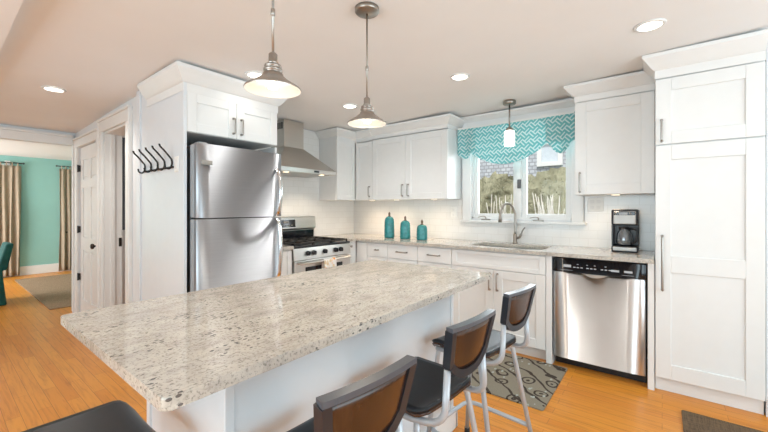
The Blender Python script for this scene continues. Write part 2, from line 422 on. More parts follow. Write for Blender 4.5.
wb = MB(); topq(wb, 1.255, XW-.001, YW, YW+.12, 0); struct('wall_back', wb, M['wall_white'])
wl_ = MB()
topq(wl_, 1.10, 1.25, 3.45, 3.77, 0); topq(wl_, 1.10, 1.25, 3.77, 4.47, 2.04)
topq(wl_, 1.10, 1.25, 4.47, 4.675, 0); topq(wl_, 1.10, 1.25, 4.675, 5.455, 1.985); topq(wl_, 1.10, 1.25, 5.455, 5.63, 0)
struct('wall_left', wl_, M['wall_white'])
wh = MB(); topq(wh, 1.09, 1.25, 5.631, 5.75, 0); topq(wh, -1.2, 1.09, 5.631, 5.75, 2.03); topq(wh, -2.7, -1.2, 5.631, 5.75, 0)
struct('wall_hall', wh, M['wall_white'])
# walls behind the camera with unglazed openings added to let light in
wf = MB(); topq(wf, -2.7, -.95, -2.7, -2.6, 0); topq(wf, 2.75, 3.13, -2.7, -2.6, 0); wf.box(-.95, 2.75, -2.7, -2.6, 0, .3); topq(wf, -.95, 2.75, -2.7, -2.6, 2.25)
struct('wall_front', wf, M['wall_white'])
ws = MB(); topq(ws, -2.7, -2.6, -2.6, -.75, 0); topq(ws, -2.7, -2.6, 3.15, 5.63, 0); ws.box(-2.7, -2.6, -.75, 3.15, 0, .3); ws.box(-2.7, -2.6, -.75, 3.15, 2.2, 2.25)
struct('wall_side', ws, M['wall_white'])
wn_ = MB(); topq(wn_, 3.14, XW-.001, -2.6, -.5, 0); struct('wall_near', wn_, M['wall_white'])
# soffit in the corner above the camera's left
sf = MB(); sf.hexa([(-2.6, -2.6, 2.2), (.257, -2.6, 2.2), (.257, 5.62, 2.17), (-2.6, 5.62, 2.17)],
                   [(-2.6, -2.6, ceilz(-2.6)), (.257, -2.6, ceilz(-2.6)), (.257, 5.62, ceilz(5.62)), (-2.6, 5.62, ceilz(5.62))])
struct('trim_1', sf, M['ceiling'])
# tile backsplashes
struct('trim_2', MB().box(1.86, XW-.002, YW-.008, YW-.0005, .9, ceilz(YW)-.01), M['tile_x'])
bs = MB(); bs.box(XW-.008, XW-.0005, .045, .56, .9, 1.42); bs.box(XW-.008, XW-.0005, .56, 1.78, .9, 1.12); bs.box(XW-.008, XW-.0005, 1.78, YW-.009, .9, 1.42)
struct('trim_3', bs, M['tile_y'])
# mudroom beyond the doorway
mr = MB(); mr.box(1.255, 3.1, 5.3, 5.4, 0, 2.17); mr.box(3.0, 3.1, 3.58, 5.3, 0, .6)
struct('wall_mudroom', mr, M['trim_white'])
# dining room walls
dw_ = MB(); dw_.box(-2.7, -.4, 9.5, 9.6, 0, 2.235); dw_.box(.86, 1.72, 9.5, 9.6, 0, 2.235); dw_.box(-.4, .86, 9.5, 9.6, 0, .72); dw_.box(-.4, .86, 9.5, 9.6, 2.08, 2.235)
dw_.box(1.72, 2.55, 9.5, 9.6, 2.06, 2.235); dw_.box(2.55, 3.3, 9.5, 9.6, 0, 2.235); dw_.box(3.3, 3.4, 5.75, 9.6, 0, 2.235); dw_.box(1.25, 3.3, 5.75, 5.85, 0, 2.235)
struct('wall_dining', dw_, M['teal_wall'])
struct('baseboard_dining', MB().box(.86, 1.72, 9.485, 9.4995, 0, .17, .004), M['trim_white'])
# casings
tr = MB()
for (y0, y1) in ((3.675, 3.77), (4.47, 4.565)): tr.box(1.078, 1.0995, y0, y1, 0, 2.04, .004)
tr.box(1.075, 1.0995, 3.665, 4.575, 2.04, 2.145, .004); tr.box(1.06, 1.0995, 3.65, 4.59, 2.145, 2.165, .003)
tr.box(1.068, 1.0995, 3.655, 3.676, 0, 2.15, .003); tr.box(1.068, 1.0995, 4.564, 4.585, 0, 2.15, .003)
tr.box(1.1005, 1.2495, 4.452, 4.4695, 0, 2.022); tr.box(1.1005, 1.2495, 3.7705, 3.788, 0, 2.022); tr.box(1.1005, 1.2495, 3.7705, 4.4695, 2.022, 2.0395)
tr.box(1.15, 1.185, 4.438, 4.452, 0, 2.022)
o = struct('trim_4', tr, M['trim_white'])
st = MB(); st.box(1.218, 1.245, 4.446, 4.4515, .87, .96, .002); st.build('strike_plate', M['bronze'], o)
td = MB()
td.box(1.078, 1.0995, 4.59, 4.675, 0, 1.985, .004); td.box(1.078, 1.0995, 5.455, 5.545, 0, 1.985, .004)
td.box(1.075, 1.0995, 4.59, 5.56, 1.985, 2.075, .004); td.box(1.06, 1.0995, 4.59, 5.575, 2.075, 2.095, .003)
struct('trim_5', td, M['trim_white'])
th = MB(); th.box(-2.6, 1.072, 5.60, 5.6305, 2.02, 2.12, .004); th.box(-2.6, 1.072, 5.585, 5.6305, 2.12, 2.145, .003)
th.box(1.072, 1.0995, 5.60, 5.6305, 0, 2.12, .003); struct('trim_6', th, M['trim_white'])
# six panel door, hinged at the dining side
dp = MB(); dp.box(1.125, 1.16, 4.68, 5.45, .01, 1.98)
YS = [4.68, 4.785, 5.02, 5.11, 5.345, 5.45]; ZS = [.01, .2, .78, .93, 1.5, 1.6, 1.83, 1.98]
for (a, b_) in ((0, 1), (2, 3), (4, 5)): dp.box(1.113, 1.125, YS[a], YS[b_], .01, 1.98)
for (a, b_) in ((0, 1), (2, 3), (4, 5), (6, 7)): dp.box(1.1132, 1.125, 4.7, 5.44, ZS[a], ZS[b_])
for (ya, yb) in ((YS[1], YS[2]), (YS[3], YS[4])):
    for (za, zb) in ((.2, .78), (.93, 1.5), (1.6, 1.83)): dp.box(1.117, 1.127, ya+.03, yb-.03, za+.03, zb-.03, .006)
d1 = struct('door_1', dp, M['trim_white'])
k = MB(); k.lathe([(.028, 0), (.028, .006), (.01, .008), (.01, .03), (.024, .036), (.03, .048), (.026, .06), (.01, .066)], n=16)
kn = k.build('door_knob', M['bronze'], d1, loc=(1.113, 4.735, .865)); kn.rotation_euler = (0, -PI/2, 0)
for z in (.42, .98, 1.7):
    h = MB(); h.box(1.085, 1.113, 5.435, 5.452, z, z+.075, .002); h.cyl((1.09, 5.45, z-.005), (1.09, 5.45, z+.08), .007, 8); h.build('hinge', M['iron'], d1)
# half glazed door at the back of the mudroom
d2 = MB(); d2.box(1.30, 2.1, 5.25, 5.298, .01, 2.19)
for q in range(5): d2.box(1.34, 2.06, 5.244, 5.252, .2+q*.15, .335+q*.15, .003)
d2o = struct('door_2', d2, M['white_paint'])
M['dusk_glass'] = plain('grey_door_glass', (.10, .115, .14), .1, var=.1, scale=2)
MB().box(1.36, 2.04, 5.235, 5.2495, 1.0, 2.14, .003).build('door_glass', M['dusk_glass'], d2o)
# white dining door with lever
d3 = MB(); d3.box(1.73, 2.54, 9.50, 9.55, .01, 2.05); d3.box(1.74, 1.84, 9.49, 9.501, .01, 2.05); d3.box(2.43, 2.53, 9.49, 9.501, .01, 2.05); d3.box(1.84, 2.43, 9.49, 9.501, .01, .25); d3.box(1.84, 2.43, 9.49, 9.501, 1.9, 2.05)
d3o = struct('door_3', d3, M['white_paint'])
lv = MB(); lv.box(1.745, 1.785, 9.47, 9.49, .68, .86, .004); lv.tube([(1.765, 9.475, .78), (1.765, 9.42, .78), (1.66, 9.415, .79)], .011, 8); lv.build('lever_handle', M['iron'], d3o)
# sink window
wf_ = MB()
wf_.box(3.685, XW-.0005, .565, .665, 1.135, 2.15, .004); wf_.box(3.685, XW-.0005, 1.665, 1.765, 1.135, 2.15, .004)
wf_.box(3.685, XW-.0005, .565, 1.765, 2.12, 2.22, .004); wf_.box(3.66, XW-.0005, .545, 1.785, 1.112, 1.137, .004)
wf_.box(XW, XW+.13, WY0+.0005, WY0+.02, WZ0, WZ1); wf_.box(XW, XW+.13, WY1-.02, WY1-.0005, WZ0, WZ1); wf_.box(XW, XW+.13, WY0, WY1, WZ0+.0005, WZ0+.02); wf_.box(XW, XW+.13, WY0, WY1, WZ1-.02, WZ1-.0005)
wf_.box(3.715, 3.81, 1.13, 1.175, WZ0+.02, WZ1-.02)
w1 = struct('window_1', wf_, M['white_paint'])
for (a, b_) in ((WY0+.02, 1.13), (1.175, WY1-.02)):
    s_ = MB(); e = .045
    s_.box(3.745, 3.785, a, a+e, WZ0+.02, WZ1-.02, .003); s_.box(3.745, 3.785, b_-e, b_, WZ0+.02, WZ1-.02, .003)
    s_.box(3.745, 3.785, a+e, b_-e, WZ0+.02, WZ0+.055, .003); s_.box(3.745, 3.785, a+e, b_-e, WZ1-.075, WZ1-.02, .003)
    so = s_.build('window_sash', M['white_paint'], w1)
    MB().box(3.762, 3.768, a+e, b_-e, WZ0+.055, WZ1-.075).build('window_pane', M['glass'], so)
    cm = (a+b_)/2+(.06 if a < 1 else .09); c_ = MB(); c_.box(3.70, 3.735, cm-.05, cm+.05, 1.1355, 1.152, .004); c_.tube(smooth([(3.715, cm, 1.15), (3.70, cm, 1.175), (3.68, cm+.03, 1.18), (3.67, cm+.07, 1.17)], 4), .005, 8)
    c_.build('crank_handle', M['dark_nickel'], w1)
MB().box(3.695, 3.7155, 1.13, 1.165, 1.47, 1.56, .003).build('sash_lock', M['fridge_side'], w1)
# crown along the wall above the window
CP = [(0, 0), (.002, 0), (.002, .05), (.012, .056), (.026, .07), (.05, .098), (.066, .115), (.07, .12), (.07, .14), (0, .14)]
def crown_prof(z0, z1, proj=.07):
    s = (z1-z0)/.14; return [(u*proj/.07, z0+z*s) for u, z in CP]
struct('trim_7', MB().sweep([(XW-.002, 1.785), (XW-.002, .60)], crown_prof(2.145, ceilz(1.785)-.004, .08)), M['trim_white'])
struct('window_2', MB().box(-.4, .86, 9.53, 9.56, .72, 2.08).box(-.4, .9, 9.47, 9.51, .66, .72).box(.86, .93, 9.475, 9.4995, .66, 2.14), M['white_paint'])

# ------------------------------------------------------------------ outside the sink window
struct('floor_outside', MB().box(4.41, 16, -6, 10, -.4, -.3), M['grass'])
hb = thing('house', 'grey shingled neighbouring house seen through the sink window', 'house', (9.2, 2.6, -.3))
h = MB(); h.box(0, .3, -6, 6, 0, 6); h.build('shingle_wall', M['shingle'], hb)
hw = MB(); y0, y1, z0, z1 = -.66, -.29, 2.68, 3.6
for b_ in ((y0-.1, y0, z0, z1), (y1, y1+.1, z0, z1), (y0-.1, y1+.1, z0-.1, z0), (y0, y1, 3.1, 3.17)): hw.box(-.06, 0, *b_)
hwo = hw.build('house_window', M['white_paint'], hb); MB().box(-.02, -.002, y0, y1, z0, z1).build('pane', M['sky_glass'], hwo)
hd = MB(); rnd = random.Random(3)
def hedge_pt(u, v):
    y = -1.5+u*7; z = -.3+v*2.16
    return (6.4+.18*math.sin(y*9+z*5)*.5+rnd.uniform(-.035, .035)-.25*math.sin(v*PI), y+rnd.uniform(-.03, .03), z+rnd.uniform(-.05, .05)+.05*math.sin(y*6))
hd.grid(hedge_pt, 160, 40, True); hd.box(6.5, 7.2, -1.5, 5.5, -.3, 1.7)
for i in range(5200):
    y = rnd.uniform(-1.4, 5.4); z = rnd.uniform(-.2, 1.84); x = 6.2+rnd.uniform(-.12, .05)
    a = rnd.uniform(0, PI); s = rnd.uniform(.014, .03); q = rnd.uniform(-.6, .6)
    d = Vector((q, math.cos(a), math.sin(a))).normalized()*s; e_ = Vector((-.4, -math.sin(a), math.cos(a))).normalized()*s*.45; c = Vector((x, y, z))
    hd.add([c-d, c+e_, c+d, c-e_], [(0, 1, 2, 3)])
tag(hd.build('hedge', M['hedge']), 'tall olive green hedge outside below the shingled wall', 'hedge')
tw = MB()
for i in range(46):
    y = rnd.choice((1.15, 1.25, 1.3, 1.4, 1.9, 2.05))+rnd.uniform(-.12, .12); x = rnd.uniform(5.3, 5.6)
    tw.tube(smooth([(x, y, -.3), (x+.03, y+rnd.uniform(-.05, .05), .5), (x, y+rnd.uniform(-.15, .15), 1.0+rnd.uniform(0, .5))], 4), [.013]*4+[.008]*4+[.005], 5)
tag(tw.build('bare_shrub', M['twig']), 'pale bare shrub stems in front of the hedge outside', 'shrub')

# ------------------------------------------------------------------ cabinets
RB = -PI/2
def pull(parent, x, z, L, vertical=True, y=0, r=.0065, out=.032):
    a = L/2
    if vertical: p = [(x, y, z-a), (x, y-out, z-a), (x, y-out, z+a), (x, y, z+a)]
    else: p = [(x-a, y, z), (x-a, y-out, z), (x+a, y-out, z), (x+a, y, z)]
    mb = MB(); mb.tube(fillet(p, .012, 4), r, 8)
    for q in (p[0], p[3]): mb.lathe([(.0095, 0), (.0095, .004), (.006, .006)], n=10, axis='y', c=(q[0], q[1]-.0055, q[2]))
    return mb.build('handle', M['nickel'], parent)
def shaker(name, parent, x0, x1, z0, z1, stile=.065, rail=None, mids=(), y=0, t=.02, m='white_paint'):
    rail = rail or stile; b = .0022; mb = MB()
    mb.box(x0, x0+stile, y, y+t, z0, z1, b); mb.box(x1-stile, x1, y, y+t, z0, z1, b)
    mb.box(x0+stile, x1-stile, y, y+t, z0, z0+rail, b); mb.box(x0+stile, x1-stile, y, y+t, z1-rail, z1, b)
    for (a, c) in mids: mb.box(x0+stile, x1-stile, y, y+t, a, c, b)
    mb.box(x0+stile-.004, x1-stile+.004, y+.009, y+t-.002, z0+rail-.004, z1-rail+.004)
    return mb.build(name, M[m], parent)
def slab(name, parent, x0, x1, z0, z1, y=0, t=.02):
    return MB().box(x0, x1, y, y+t, z0, z1, .003).build(name, M['white_paint'], parent)
def body(parent, x0, x1, y0, y1, z0, z1, m='white_paint'):
    return MB().box(x0, x1, y0, y1, z0, z1, .001).build('body', M[m], parent)
def crown(parent, path, z0, z1, proj=.07):
    return MB().sweep(path, crown_prof(z0, z1, proj)).build('crown_moulding', M['white_paint'], parent)
def puck(parent, x, y, z):
    return MB().lathe([(.0, z), (.03, z), (.03, z-.003), (.026, z-.005), (0, z-.005)], (x, y, 0), 16).build('puck_light', M['puck_lens'], parent)
g = .0015
# --- fridge enclosure
PX = 1.078
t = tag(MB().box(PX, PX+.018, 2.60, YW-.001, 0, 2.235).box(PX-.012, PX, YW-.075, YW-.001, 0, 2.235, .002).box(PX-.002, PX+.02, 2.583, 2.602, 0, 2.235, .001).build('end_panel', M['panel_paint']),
        'tall pale panel left of the steel refrigerator, carrying the coat hooks', 'panel')
tag(MB().box(1.832, 1.85, 2.62, YW-.009, 0, 1.79).build('end_panel', M['white_paint']), 'slim white panel between the refrigerator and the range side cabinet', 'panel')
t = thing('wall_cabinet', 'white two-door cabinet above the refrigerator', 'cabinet', (1.098, 2.585, 0))
w = .734; body(t, 0, w, .02, .855, 1.80, 2.085)
for (a, c, hx) in ((g, w/2-g, w/2-.03), (w/2+g, w-g, w/2+.035)):
    d = shaker('door', t, a, c, 1.802, 2.078, .065); pull(d, hx, 1.895, .115)
crown(t, [(-.022, .66), (-.022, 0), (w+.004, 0), (w+.004, .855)], 2.076, 2.24, .068)
# --- narrow base cabinets either side of the range
def toe(parent, x0, x1, y1): return MB().box(x0, x1, .075, y1, 0, .0995).build('toe_kick', M['white_paint'], parent)
t = thing('base_cabinet', 'narrow white base cabinet between refrigerator and range', 'cabinet', (1.855, 2.725, 0))
body(t, 0, .238, .02, .7, .1, .882); toe(t, 0, .238, .7); shaker('door', t, g, .236, .105, .872, .05)
t = thing('base_cabinet', 'narrow white base cabinet between the range and the corner', 'cabinet', (2.87, 2.84, 0))
body(t, 0, .2345, .006, .6, .1, .882); toe(t, 0, .232, .6)
d = slab('drawer', t, .02, .2, .725, .872)
k = MB(); k.lathe([(.006, -.0), (.006, -.012), (.014, -.018), (.016, -.026), (.008, -.03)], n=12, axis='y', c=(.13, 0, .83)); k.build('knob', M['nickel'], d)
shaker('door', t, .02, .2, .105, .718, .045)
# --- base run under the window
FX = 3.105; DEP = .612
def base(label, yl, yr, fronts, open_top=False, name='base_cabinet', group=None):
    t = thing(name, label, 'cabinet', (FX, yl, 0), RB, group); w = yl-yr
    if open_top:
        MB().box(0, .018, .02, DEP, .1, .88).box(w-.018, w, .02, DEP, .1, .88).box(.018, w-.018, .02, DEP, .1, .118).box(.018, w-.018, DEP-.01, DEP, .118, .88).box(.018, w-.018, .02, .038, .69, .88).box(w/2-.02, w/2+.02, .02, .038, .1, .7).build('body', M['white_paint'], t)
    else: body(t, 0, w, .02, DEP, .1, .882)
    toe(t, 0, w, DEP)
    return t, w
t, w = base('white corner filler cabinet where the two base runs meet', 2.838, 2.676, None, name='corner_cabinet'); slab('filler_panel', t, 0, w-g, .105, .872)
specs = [('white drawer cabinet nearest the corner with a short pull', 2.674, 2.378, .04),
         ('white drawer cabinet second from the corner under the canisters', 2.376, 1.989, .13),
         ('white drawer cabinet beside the sink cabinet', 1.987, 1.602, .13)]
for lb, yl, yr, L in specs:
    t, w = base(lb, yl, yr, None, group='drawer cabinets along the window wall')
    d = slab('drawer', t, g, w-g, .722, .874); pull(d, w/2, .80, L, False)
    d = shaker('door', t, g, w-g, .105, .717); pull(d, w-.04, .62, .12)
t, w = base('wide white sink cabinet below the window', 1.6, .75, None, True, 'sink_cabinet')
shaker('false_front', t, g, w-g, .722, .874, .05, .035)
for (a, c, hx) in ((g, .416-g, .416-.035), (.416+g, w-g, .416+.035)):
    d = shaker('door', t, a, c, .105, .717, .075); pull(d, hx, .612, .145)
tag(MB().box(FX, FX+.6, .703, .747, 0, .882, .002).build('filler_panel', M['white_paint']), 'white upright panel between the sink cabinet and the dishwasher', 'panel')
tag(MB().box(FX, FX+.6, .042, .08, 0, .882, .002).build('filler_panel', M['white_paint']), 'white upright panel between the dishwasher and the pantry', 'panel')
# --- pantry
t = thing('pantry_cabinet', 'floor-to-ceiling white pantry cabinet right of the dishwasher', 'cabinet', (3.1, .038, 0), RB)
w = .53; body(t, 0, w, .02, .615, .1, 2.30); MB().box(0, w, .058, .615, 0, .0995).build('toe_kick', M['white_paint'], t)
d = shaker('door', t, g, w-g, .105, 1.698, .085, .1, [(.83, .945)]); pull(d, .04, .895, .37, r=.0075, out=.04)
d = shaker('door', t, g, w-g, 1.706, 2.155, .085); pull(d, .035, 1.80, .145)
crown(t, [(-.0, .20), (-.0, 0), (w, 0)], 2.16, ceilz(0)-.006)
# --- wall cabinets
UB = 1.37
t = thing('wall_cabinet', 'narrow white wall cabinet beside the range hood in the corner', 'cabinet', (3.065, 3.12, 0))
body(t, 0, .65, .02, .32, UB, 2.11); shaker('door', t, g, .318, UB, 2.10, .06)
crown(t, [(0, .315), (0, 0), (.33, 0)], 2.10, ceilz(3.4)-.004)
t = thing('wall_cabinet', 'white single-door wall cabinet in the corner, left of the wider pair', 'cabinet', (3.39, 3.118, 0), RB)
w = .283; body(t, 0, w, .02, .32, UB, 2.11); d = shaker('door', t, g+.004, w-g, UB, 2.10, .055); pull(d, w-.04, 1.475, .12)
crown(t, [(0, 0), (w, 0)], 2.11, ceilz(3.1)-.004); puck(t, .14, .17, UB)
t = thing('wall_cabinet', 'wide white two-door wall cabinet above the canisters', 'cabinet', (3.39, 2.833, 0), RB)
w = 1.04; body(t, 0, w, .02, .32, UB, 2.12)
for (a, c, hx) in ((g, .502-g, .502-.04), (.502+g, w-g, .502+.04)):
    d = shaker('door', t, a, c, UB, 2.11, .07); pull(d, hx, 1.475, .13)
crown(t, [(0, 0), (w, 0), (w, .315)], 2.12, ceilz(2.8)-.004); puck(t, .25, .17, UB); puck(t, .78, .17, UB)
t = thing('wall_cabinet', 'white single-door wall cabinet right of the window above the coffee maker', 'cabinet', (3.39, .588, 0), RB)
w = .545; body(t, 0, w, .02, .32, UB+.012, 2.17); d = shaker('door', t, g, w-g, UB+.012, 2.162, .085); pull(d, .04, 1.485, .16)
crown(t, [(0, .315), (0, 0), (w, 0)], 2.165, ceilz(.6)-.004); puck(t, .28, .17, UB+.012)
for (x, y, z) in ((3.47, 2.975, 1.355), (3.47, 2.58, 1.355), (3.47, 2.05, 1.355), (3.47, .31, 1.365)):
    spot('under_cabinet_lamp', (x, y, z), 6, (1, .78, .56), 165, .9, .06)

# ------------------------------------------------------------------ worktops, sink, faucet
CT0, CT1 = .884, .914
ct = MB(); SX0, SX1, SY0, SY1 = 3.20, 3.56, .80, 1.47
ct.box(3.08, SX0, .043, 3.44, CT0, CT1); ct.box(SX1, XW-.009, .043, 3.44, CT0, CT1)
ct.box(SX0, SX1, .043, SY0, CT0, CT1); ct.box(SX0, SX1, SY1, 3.44, CT0, CT1); ct.box(2.868, 3.08, 2.815, 3.44, CT0, CT1)
tag(ct.build('countertop', M['granite']), 'L-shaped speckled granite countertop along the window wall', 'countertop')
tag(MB().box(1.855, 2.095, 2.70, 3.44, CT0, CT1, .003).build('countertop', M['granite']), 'short granite countertop piece between refrigerator and range', 'countertop')
sk = MB()
sk.box(SX0-.006, SX1+.006, SY0-.006, SY1+.006, .70, .708)
for b_ in ((SX0-.006, SX0+.002, SY0-.006, SY1+.006), (SX1-.002, SX1+.006, SY0-.006, SY1+.006), (SX0, SX1, SY0-.006, SY0+.002), (SX0, SX1, SY1-.002, SY1+.006)): sk.box(*b_, .70, .8835)
s0 = tag(sk.build('sink', M['range_steel']), 'undermount steel sink set in the granite below the window', 'sink')
MB().lathe([(.0, .711), (.035, .711), (.04, .708)], (3.4, 1.13, 0), 18).build('drain', M['chrome'], s0)
t = thing('faucet', 'tall brushed gooseneck faucet behind the sink', 'faucet', (3.63, 1.165, CT1))
MB().lathe([(.026, 0), (.026, .008), (.019, .016), (.017, .09), (.013, .1)]).build('base', M['dark_nickel'], t)
MB().tube(smooth([(0, 0, .09), (0, 0, .25), (-.005, .005, .32), (-.05, .03, .39), (-.12, .06, .395), (-.165, .08, .34), (-.175, .085, .29)], 6), .0125, 12).build('spout', M['dark_nickel'], t)
MB().cyl((-.175, .085, .30), (-.18, .088, .215), .014, 14, .018).build('spray_head', M['dark_nickel'], t)
MB().tube(smooth([(0, -.01, .05), (-.005, -.05, .07), (-.01, -.075, .13), (-.01, -.10, .165)], 5), [.011]*8+[.007]*8, 10).build('lever', M['dark_nickel'], t)

# ------------------------------------------------------------------ island
IX0, IX1, IY0, IY1 = .268, 1.893, .73, 1.575
tag(MB().prism(rrect(IX0, IX1, IY0, IY1, .014), CT0+.003, CT1, .004, 2).build('island_countertop', M['granite']), 'large speckled granite slab on the island in the foreground', 'countertop')
t = thing('kitchen_island', 'white panelled island base under the large granite slab', 'island', (.5, .95, 0))
W_, D_ = 1.388, .585
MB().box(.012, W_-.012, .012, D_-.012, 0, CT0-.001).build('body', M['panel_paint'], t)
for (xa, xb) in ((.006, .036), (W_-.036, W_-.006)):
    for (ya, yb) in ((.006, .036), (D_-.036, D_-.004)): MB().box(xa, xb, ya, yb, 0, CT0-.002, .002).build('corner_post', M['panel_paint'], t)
MB().box(-.004, W_+.004, -.012, .012, 0, .11, .003).box(-.012, .012, -.012, D_, 0, .11, .003).box(W_-.012, W_+.012, -.012, D_, 0, .11, .003).build('base_moulding', M['white_paint'], t)
for i in range(2):
    x0 = .05+i*(W_-.1)/2
    q = shaker('door', t, x0+.004, x0+(W_-.1)/2-.004, .1, .87, .06, y=D_-.012); q.scale = (1, 1, 1)

# ------------------------------------------------------------------ bar stools
def make_stool(label):
    t = thing('bar_stool', label, 'bar stool', (0, 0, 0), 0, 'bar stools around the island')
    def seat_fn(th, lift):
        def f(u, v):
            x = (u-.5)*2; y = v
            hw = .172-.012*y
            yy = -.2+.31*y
            # rounded corners: shrink width close to both ends
            e = 1
            for dd in (y*.31, (1-y)*.31):
                if dd < .04: e = min(e, 1-(.04-math.sqrt(max(0, .0016-(.04-dd)**2)))/hw)
            z = .617+.006*abs(x)**2-lift
            if y > .86: z -= .035*((y-.86)/.14)**2
            if y < .1: z += .004*((.1-y)/.1)
            return (x*hw*e, yy, z)
        return f
    s = MB().grid(seat_fn(0, 0), 17, 22).build('seat', M['seat_black'], t, solid=.014)
    MB().grid(seat_fn(0, .0125), 17, 22).build('seat_underside', M['walnut'], s, solid=.009)
    # curved backrest; y bulges backwards at the middle
    ZB, ZT, HW = .750, .90, .131
    def bp(u, z, off=0):        # u -1..1
        k = (z-ZB)/(ZT-ZB)
        y = -.256-.028*k-.010*(1-u*u)
        return Vector((u*HW*(.82+.18*k), y-off, z))
    def low(u): return ZB-.004+.035*abs(u)**4-.014*(1-u*u)
    def panel(off):
        def f(a, b):
            u = (a-.5)*1.9; z0 = low(u)+.012; return bp(u, z0+(ZT-.012-z0)*b, off)
        return f
    bk = MB().grid(panel(.0), 17, 8).build('backrest', M['walnut'], t, solid=.012)
    # rim: thick dark sides and bottom in one U, lighter top rail
    def bar(path, wx, wy, mb):
        m = len(path); vs = []
        for i, p in enumerate(path):
            tn = (path[min(i+1, m-1)]-path[max(i-1, 0)]).normalized(); n = Vector((0, 1, 0)); n = (n-tn*n.dot(tn)).normalized(); b = tn.cross(n)
            for (a, c) in ((-1, -1), (1, -1), (1, 1), (-1, 1)): vs.append(p+b*wx*a+n*wy*c)
        fs = [(4*i+k, 4*i+(k+1) % 4, 4*i+4+(k+1) % 4, 4*i+4+k) for i in range(m-1) for k in range(4)]+[(3, 2, 1, 0), (4*m-4, 4*m-3, 4*m-2, 4*m-1)]
        mb.add(vs, fs)
    rim = MB(); U_ = []
    for z in [ZT-.004-(ZT-ZB-.03)*i/6 for i in range(7)]: U_.append(bp(-1, z))
    for i in range(17):
        u = -1+2*i/16; u2 = math.copysign(abs(u)**.8, u); U_.append(bp(u2*.97, low(u2*.97)))
    for z in [ZB+.026+(ZT-ZB-.03)*i/6 for i in range(7)]: U_.append(bp(1, z))
    bar(U_, .0125, .0135, rim); rim.build('rim', M['back_black'], bk)
    tp = MB(); bar([bp(-1.06+2.12*i/16, ZT) for i in range(17)], .0065, .0135, tp); tp.build('top_rail', M['grey_rail'], bk)
    # tubes
    for sx in (-1, 1):
        x = sx*.152
        q = MB().tube(fillet([(sx*.112, -.258, .765), (sx*.13, -.26, .60), (sx*.15, -.15, .582), (sx*.15, .07, .585)], .06, 6), .0115, 10); q.build('back_post', M['grey_metal'], t)
        rl = MB().tube(fillet([(sx*.12, -.15, .582), (sx*.155, -.17, .578), (sx*.205, -.275, .012)], .04, 6), .0112, 10); ro = rl.build('leg', M['grey_metal'], t)
        MB().cyl((sx*.205, -.275, 0), (sx*.204, -.273, .03), .015, 10).build('foot_cap', M['rubber'], ro)
        fl = MB().tube(fillet([(sx*.11, .05, .585), (sx*.15, .06, .58), (sx*.19, .112, .012)], .04, 6), .0112, 10); fo = fl.build('leg', M['grey_metal'], t)
        MB().cyl((sx*.19, .112, 0), (sx*.189, .110, .03), .015, 10).build('foot_cap', M['rubber'], fo)
    MB().tube(fillet([(-.192, -.245, .19), (-.18, .098, .19), (.18, .098, .19), (.192, -.245, .19)], .06, 6), .011, 10).build('footrest', M['grey_metal'], t)
    MB().cyl((-.152, -.08, .588), (.152, -.08, .588), .01, 8).build('seat_bar', M['grey_metal'], t)
    return t
M['grey_rail'] = plain('grey_top_rail', (.075, .08, .095), .3, var=.06)
stool = make_stool('bar stool on the long side of the island nearest the camera, cut off below')
ST = [((.620, .779), -5.5, None), ((1.133, .776), -5, 'middle bar stool of the three along the long side of the island'),
      ((1.676, .783), -7, 'farthest bar stool along the long side, beside the leaf-patterned rug'),
      ((.312, 1.275), -90, 'bar stool at the short end of the island, only its black seat showing')]
for (x, y), a, lb in ST:
    o = stool if lb is None else copy_tree(stool)
    o.location = (x, y, 0); o.rotation_euler = (0, 0, math.radians(a))
    if lb: o['label'] = lb

# ------------------------------------------------------------------ refrigerator
t = thing('refrigerator', 'stainless top-freezer refrigerator under the two-door cabinet', 'refrigerator', (1.118, 2.488, 0))
FW = .682; FT = 1.715; SPL = 1.197
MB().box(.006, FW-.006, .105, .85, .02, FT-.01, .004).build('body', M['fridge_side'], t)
MB().box(.02, FW-.02, .06, .12, 0, .06).build('grille', M['black'], t)
def fdoor(z0, z1):
    def prof(n=14):
        return [(i/n*FW, -.009*math.sin(PI*i/n)**.7) for i in range(n+1)]
    p = prof(); poly = p+[(FW, .04), (0, .04)]
    a = MB().prism(poly, z0, z1, .004, 2).build('door', M['fridge_steel'], t)
    for f in a.data.polygons: f.use_smooth = abs(f.normal.z) < .3 and f.normal.y < -.5
    MB().box(.001, FW-.001, .04, .098, z0+.002, z1-.002, .006).build('door_liner', M['door_side'], a)
    return a
M['door_side'] = plain('grey_door_edge', (.42, .44, .46), .4, .2, .03)
a = fdoor(.075, SPL-.004); b_ = fdoor(SPL+.004, FT)
def fhandle(z0, z1, par):
    x = FW-.045; P = smooth([(x, -.005, z0), (x, -.04, z0+.05), (x, -.062, (z0+z1)/2), (x, -.04, z1-.05), (x, -.005, z1)], 6)
    mb = MB(); m = len(P); vs = []
    for i, p in enumerate(P):
        tn = (P[min(i+1, m-1)]-P[max(i-1, 0)]).normalized(); n = Vector((1, 0, 0)); q = tn.cross(n)
        for k in range(10):
            an = 2*PI*k/10; vs.append(p+n*.017*math.cos(an)+q*.009*math.sin(an))
    mb.add(vs, [(10*i+k, 10*i+(k+1) % 10, 10*i+10+(k+1) % 10, 10*i+10+k) for i in range(m-1) for k in range(10)], True)
    mb.build('handle', M['chrome'], par)
fhandle(SPL+.015, 1.585, b_); fhandle(.70, SPL-.015, a)
MB().box(.03, .105, -.0135, -.008, 1.575, 1.60, .002).box(.03, .107, -.013, -.008, 1.568, 1.5745).build('badge', M['dark_nickel'], b_)
MB().box(.03, .09, .03, .1, FT, FT+.014, .003).build('hinge_cover', M['door_side'], t)

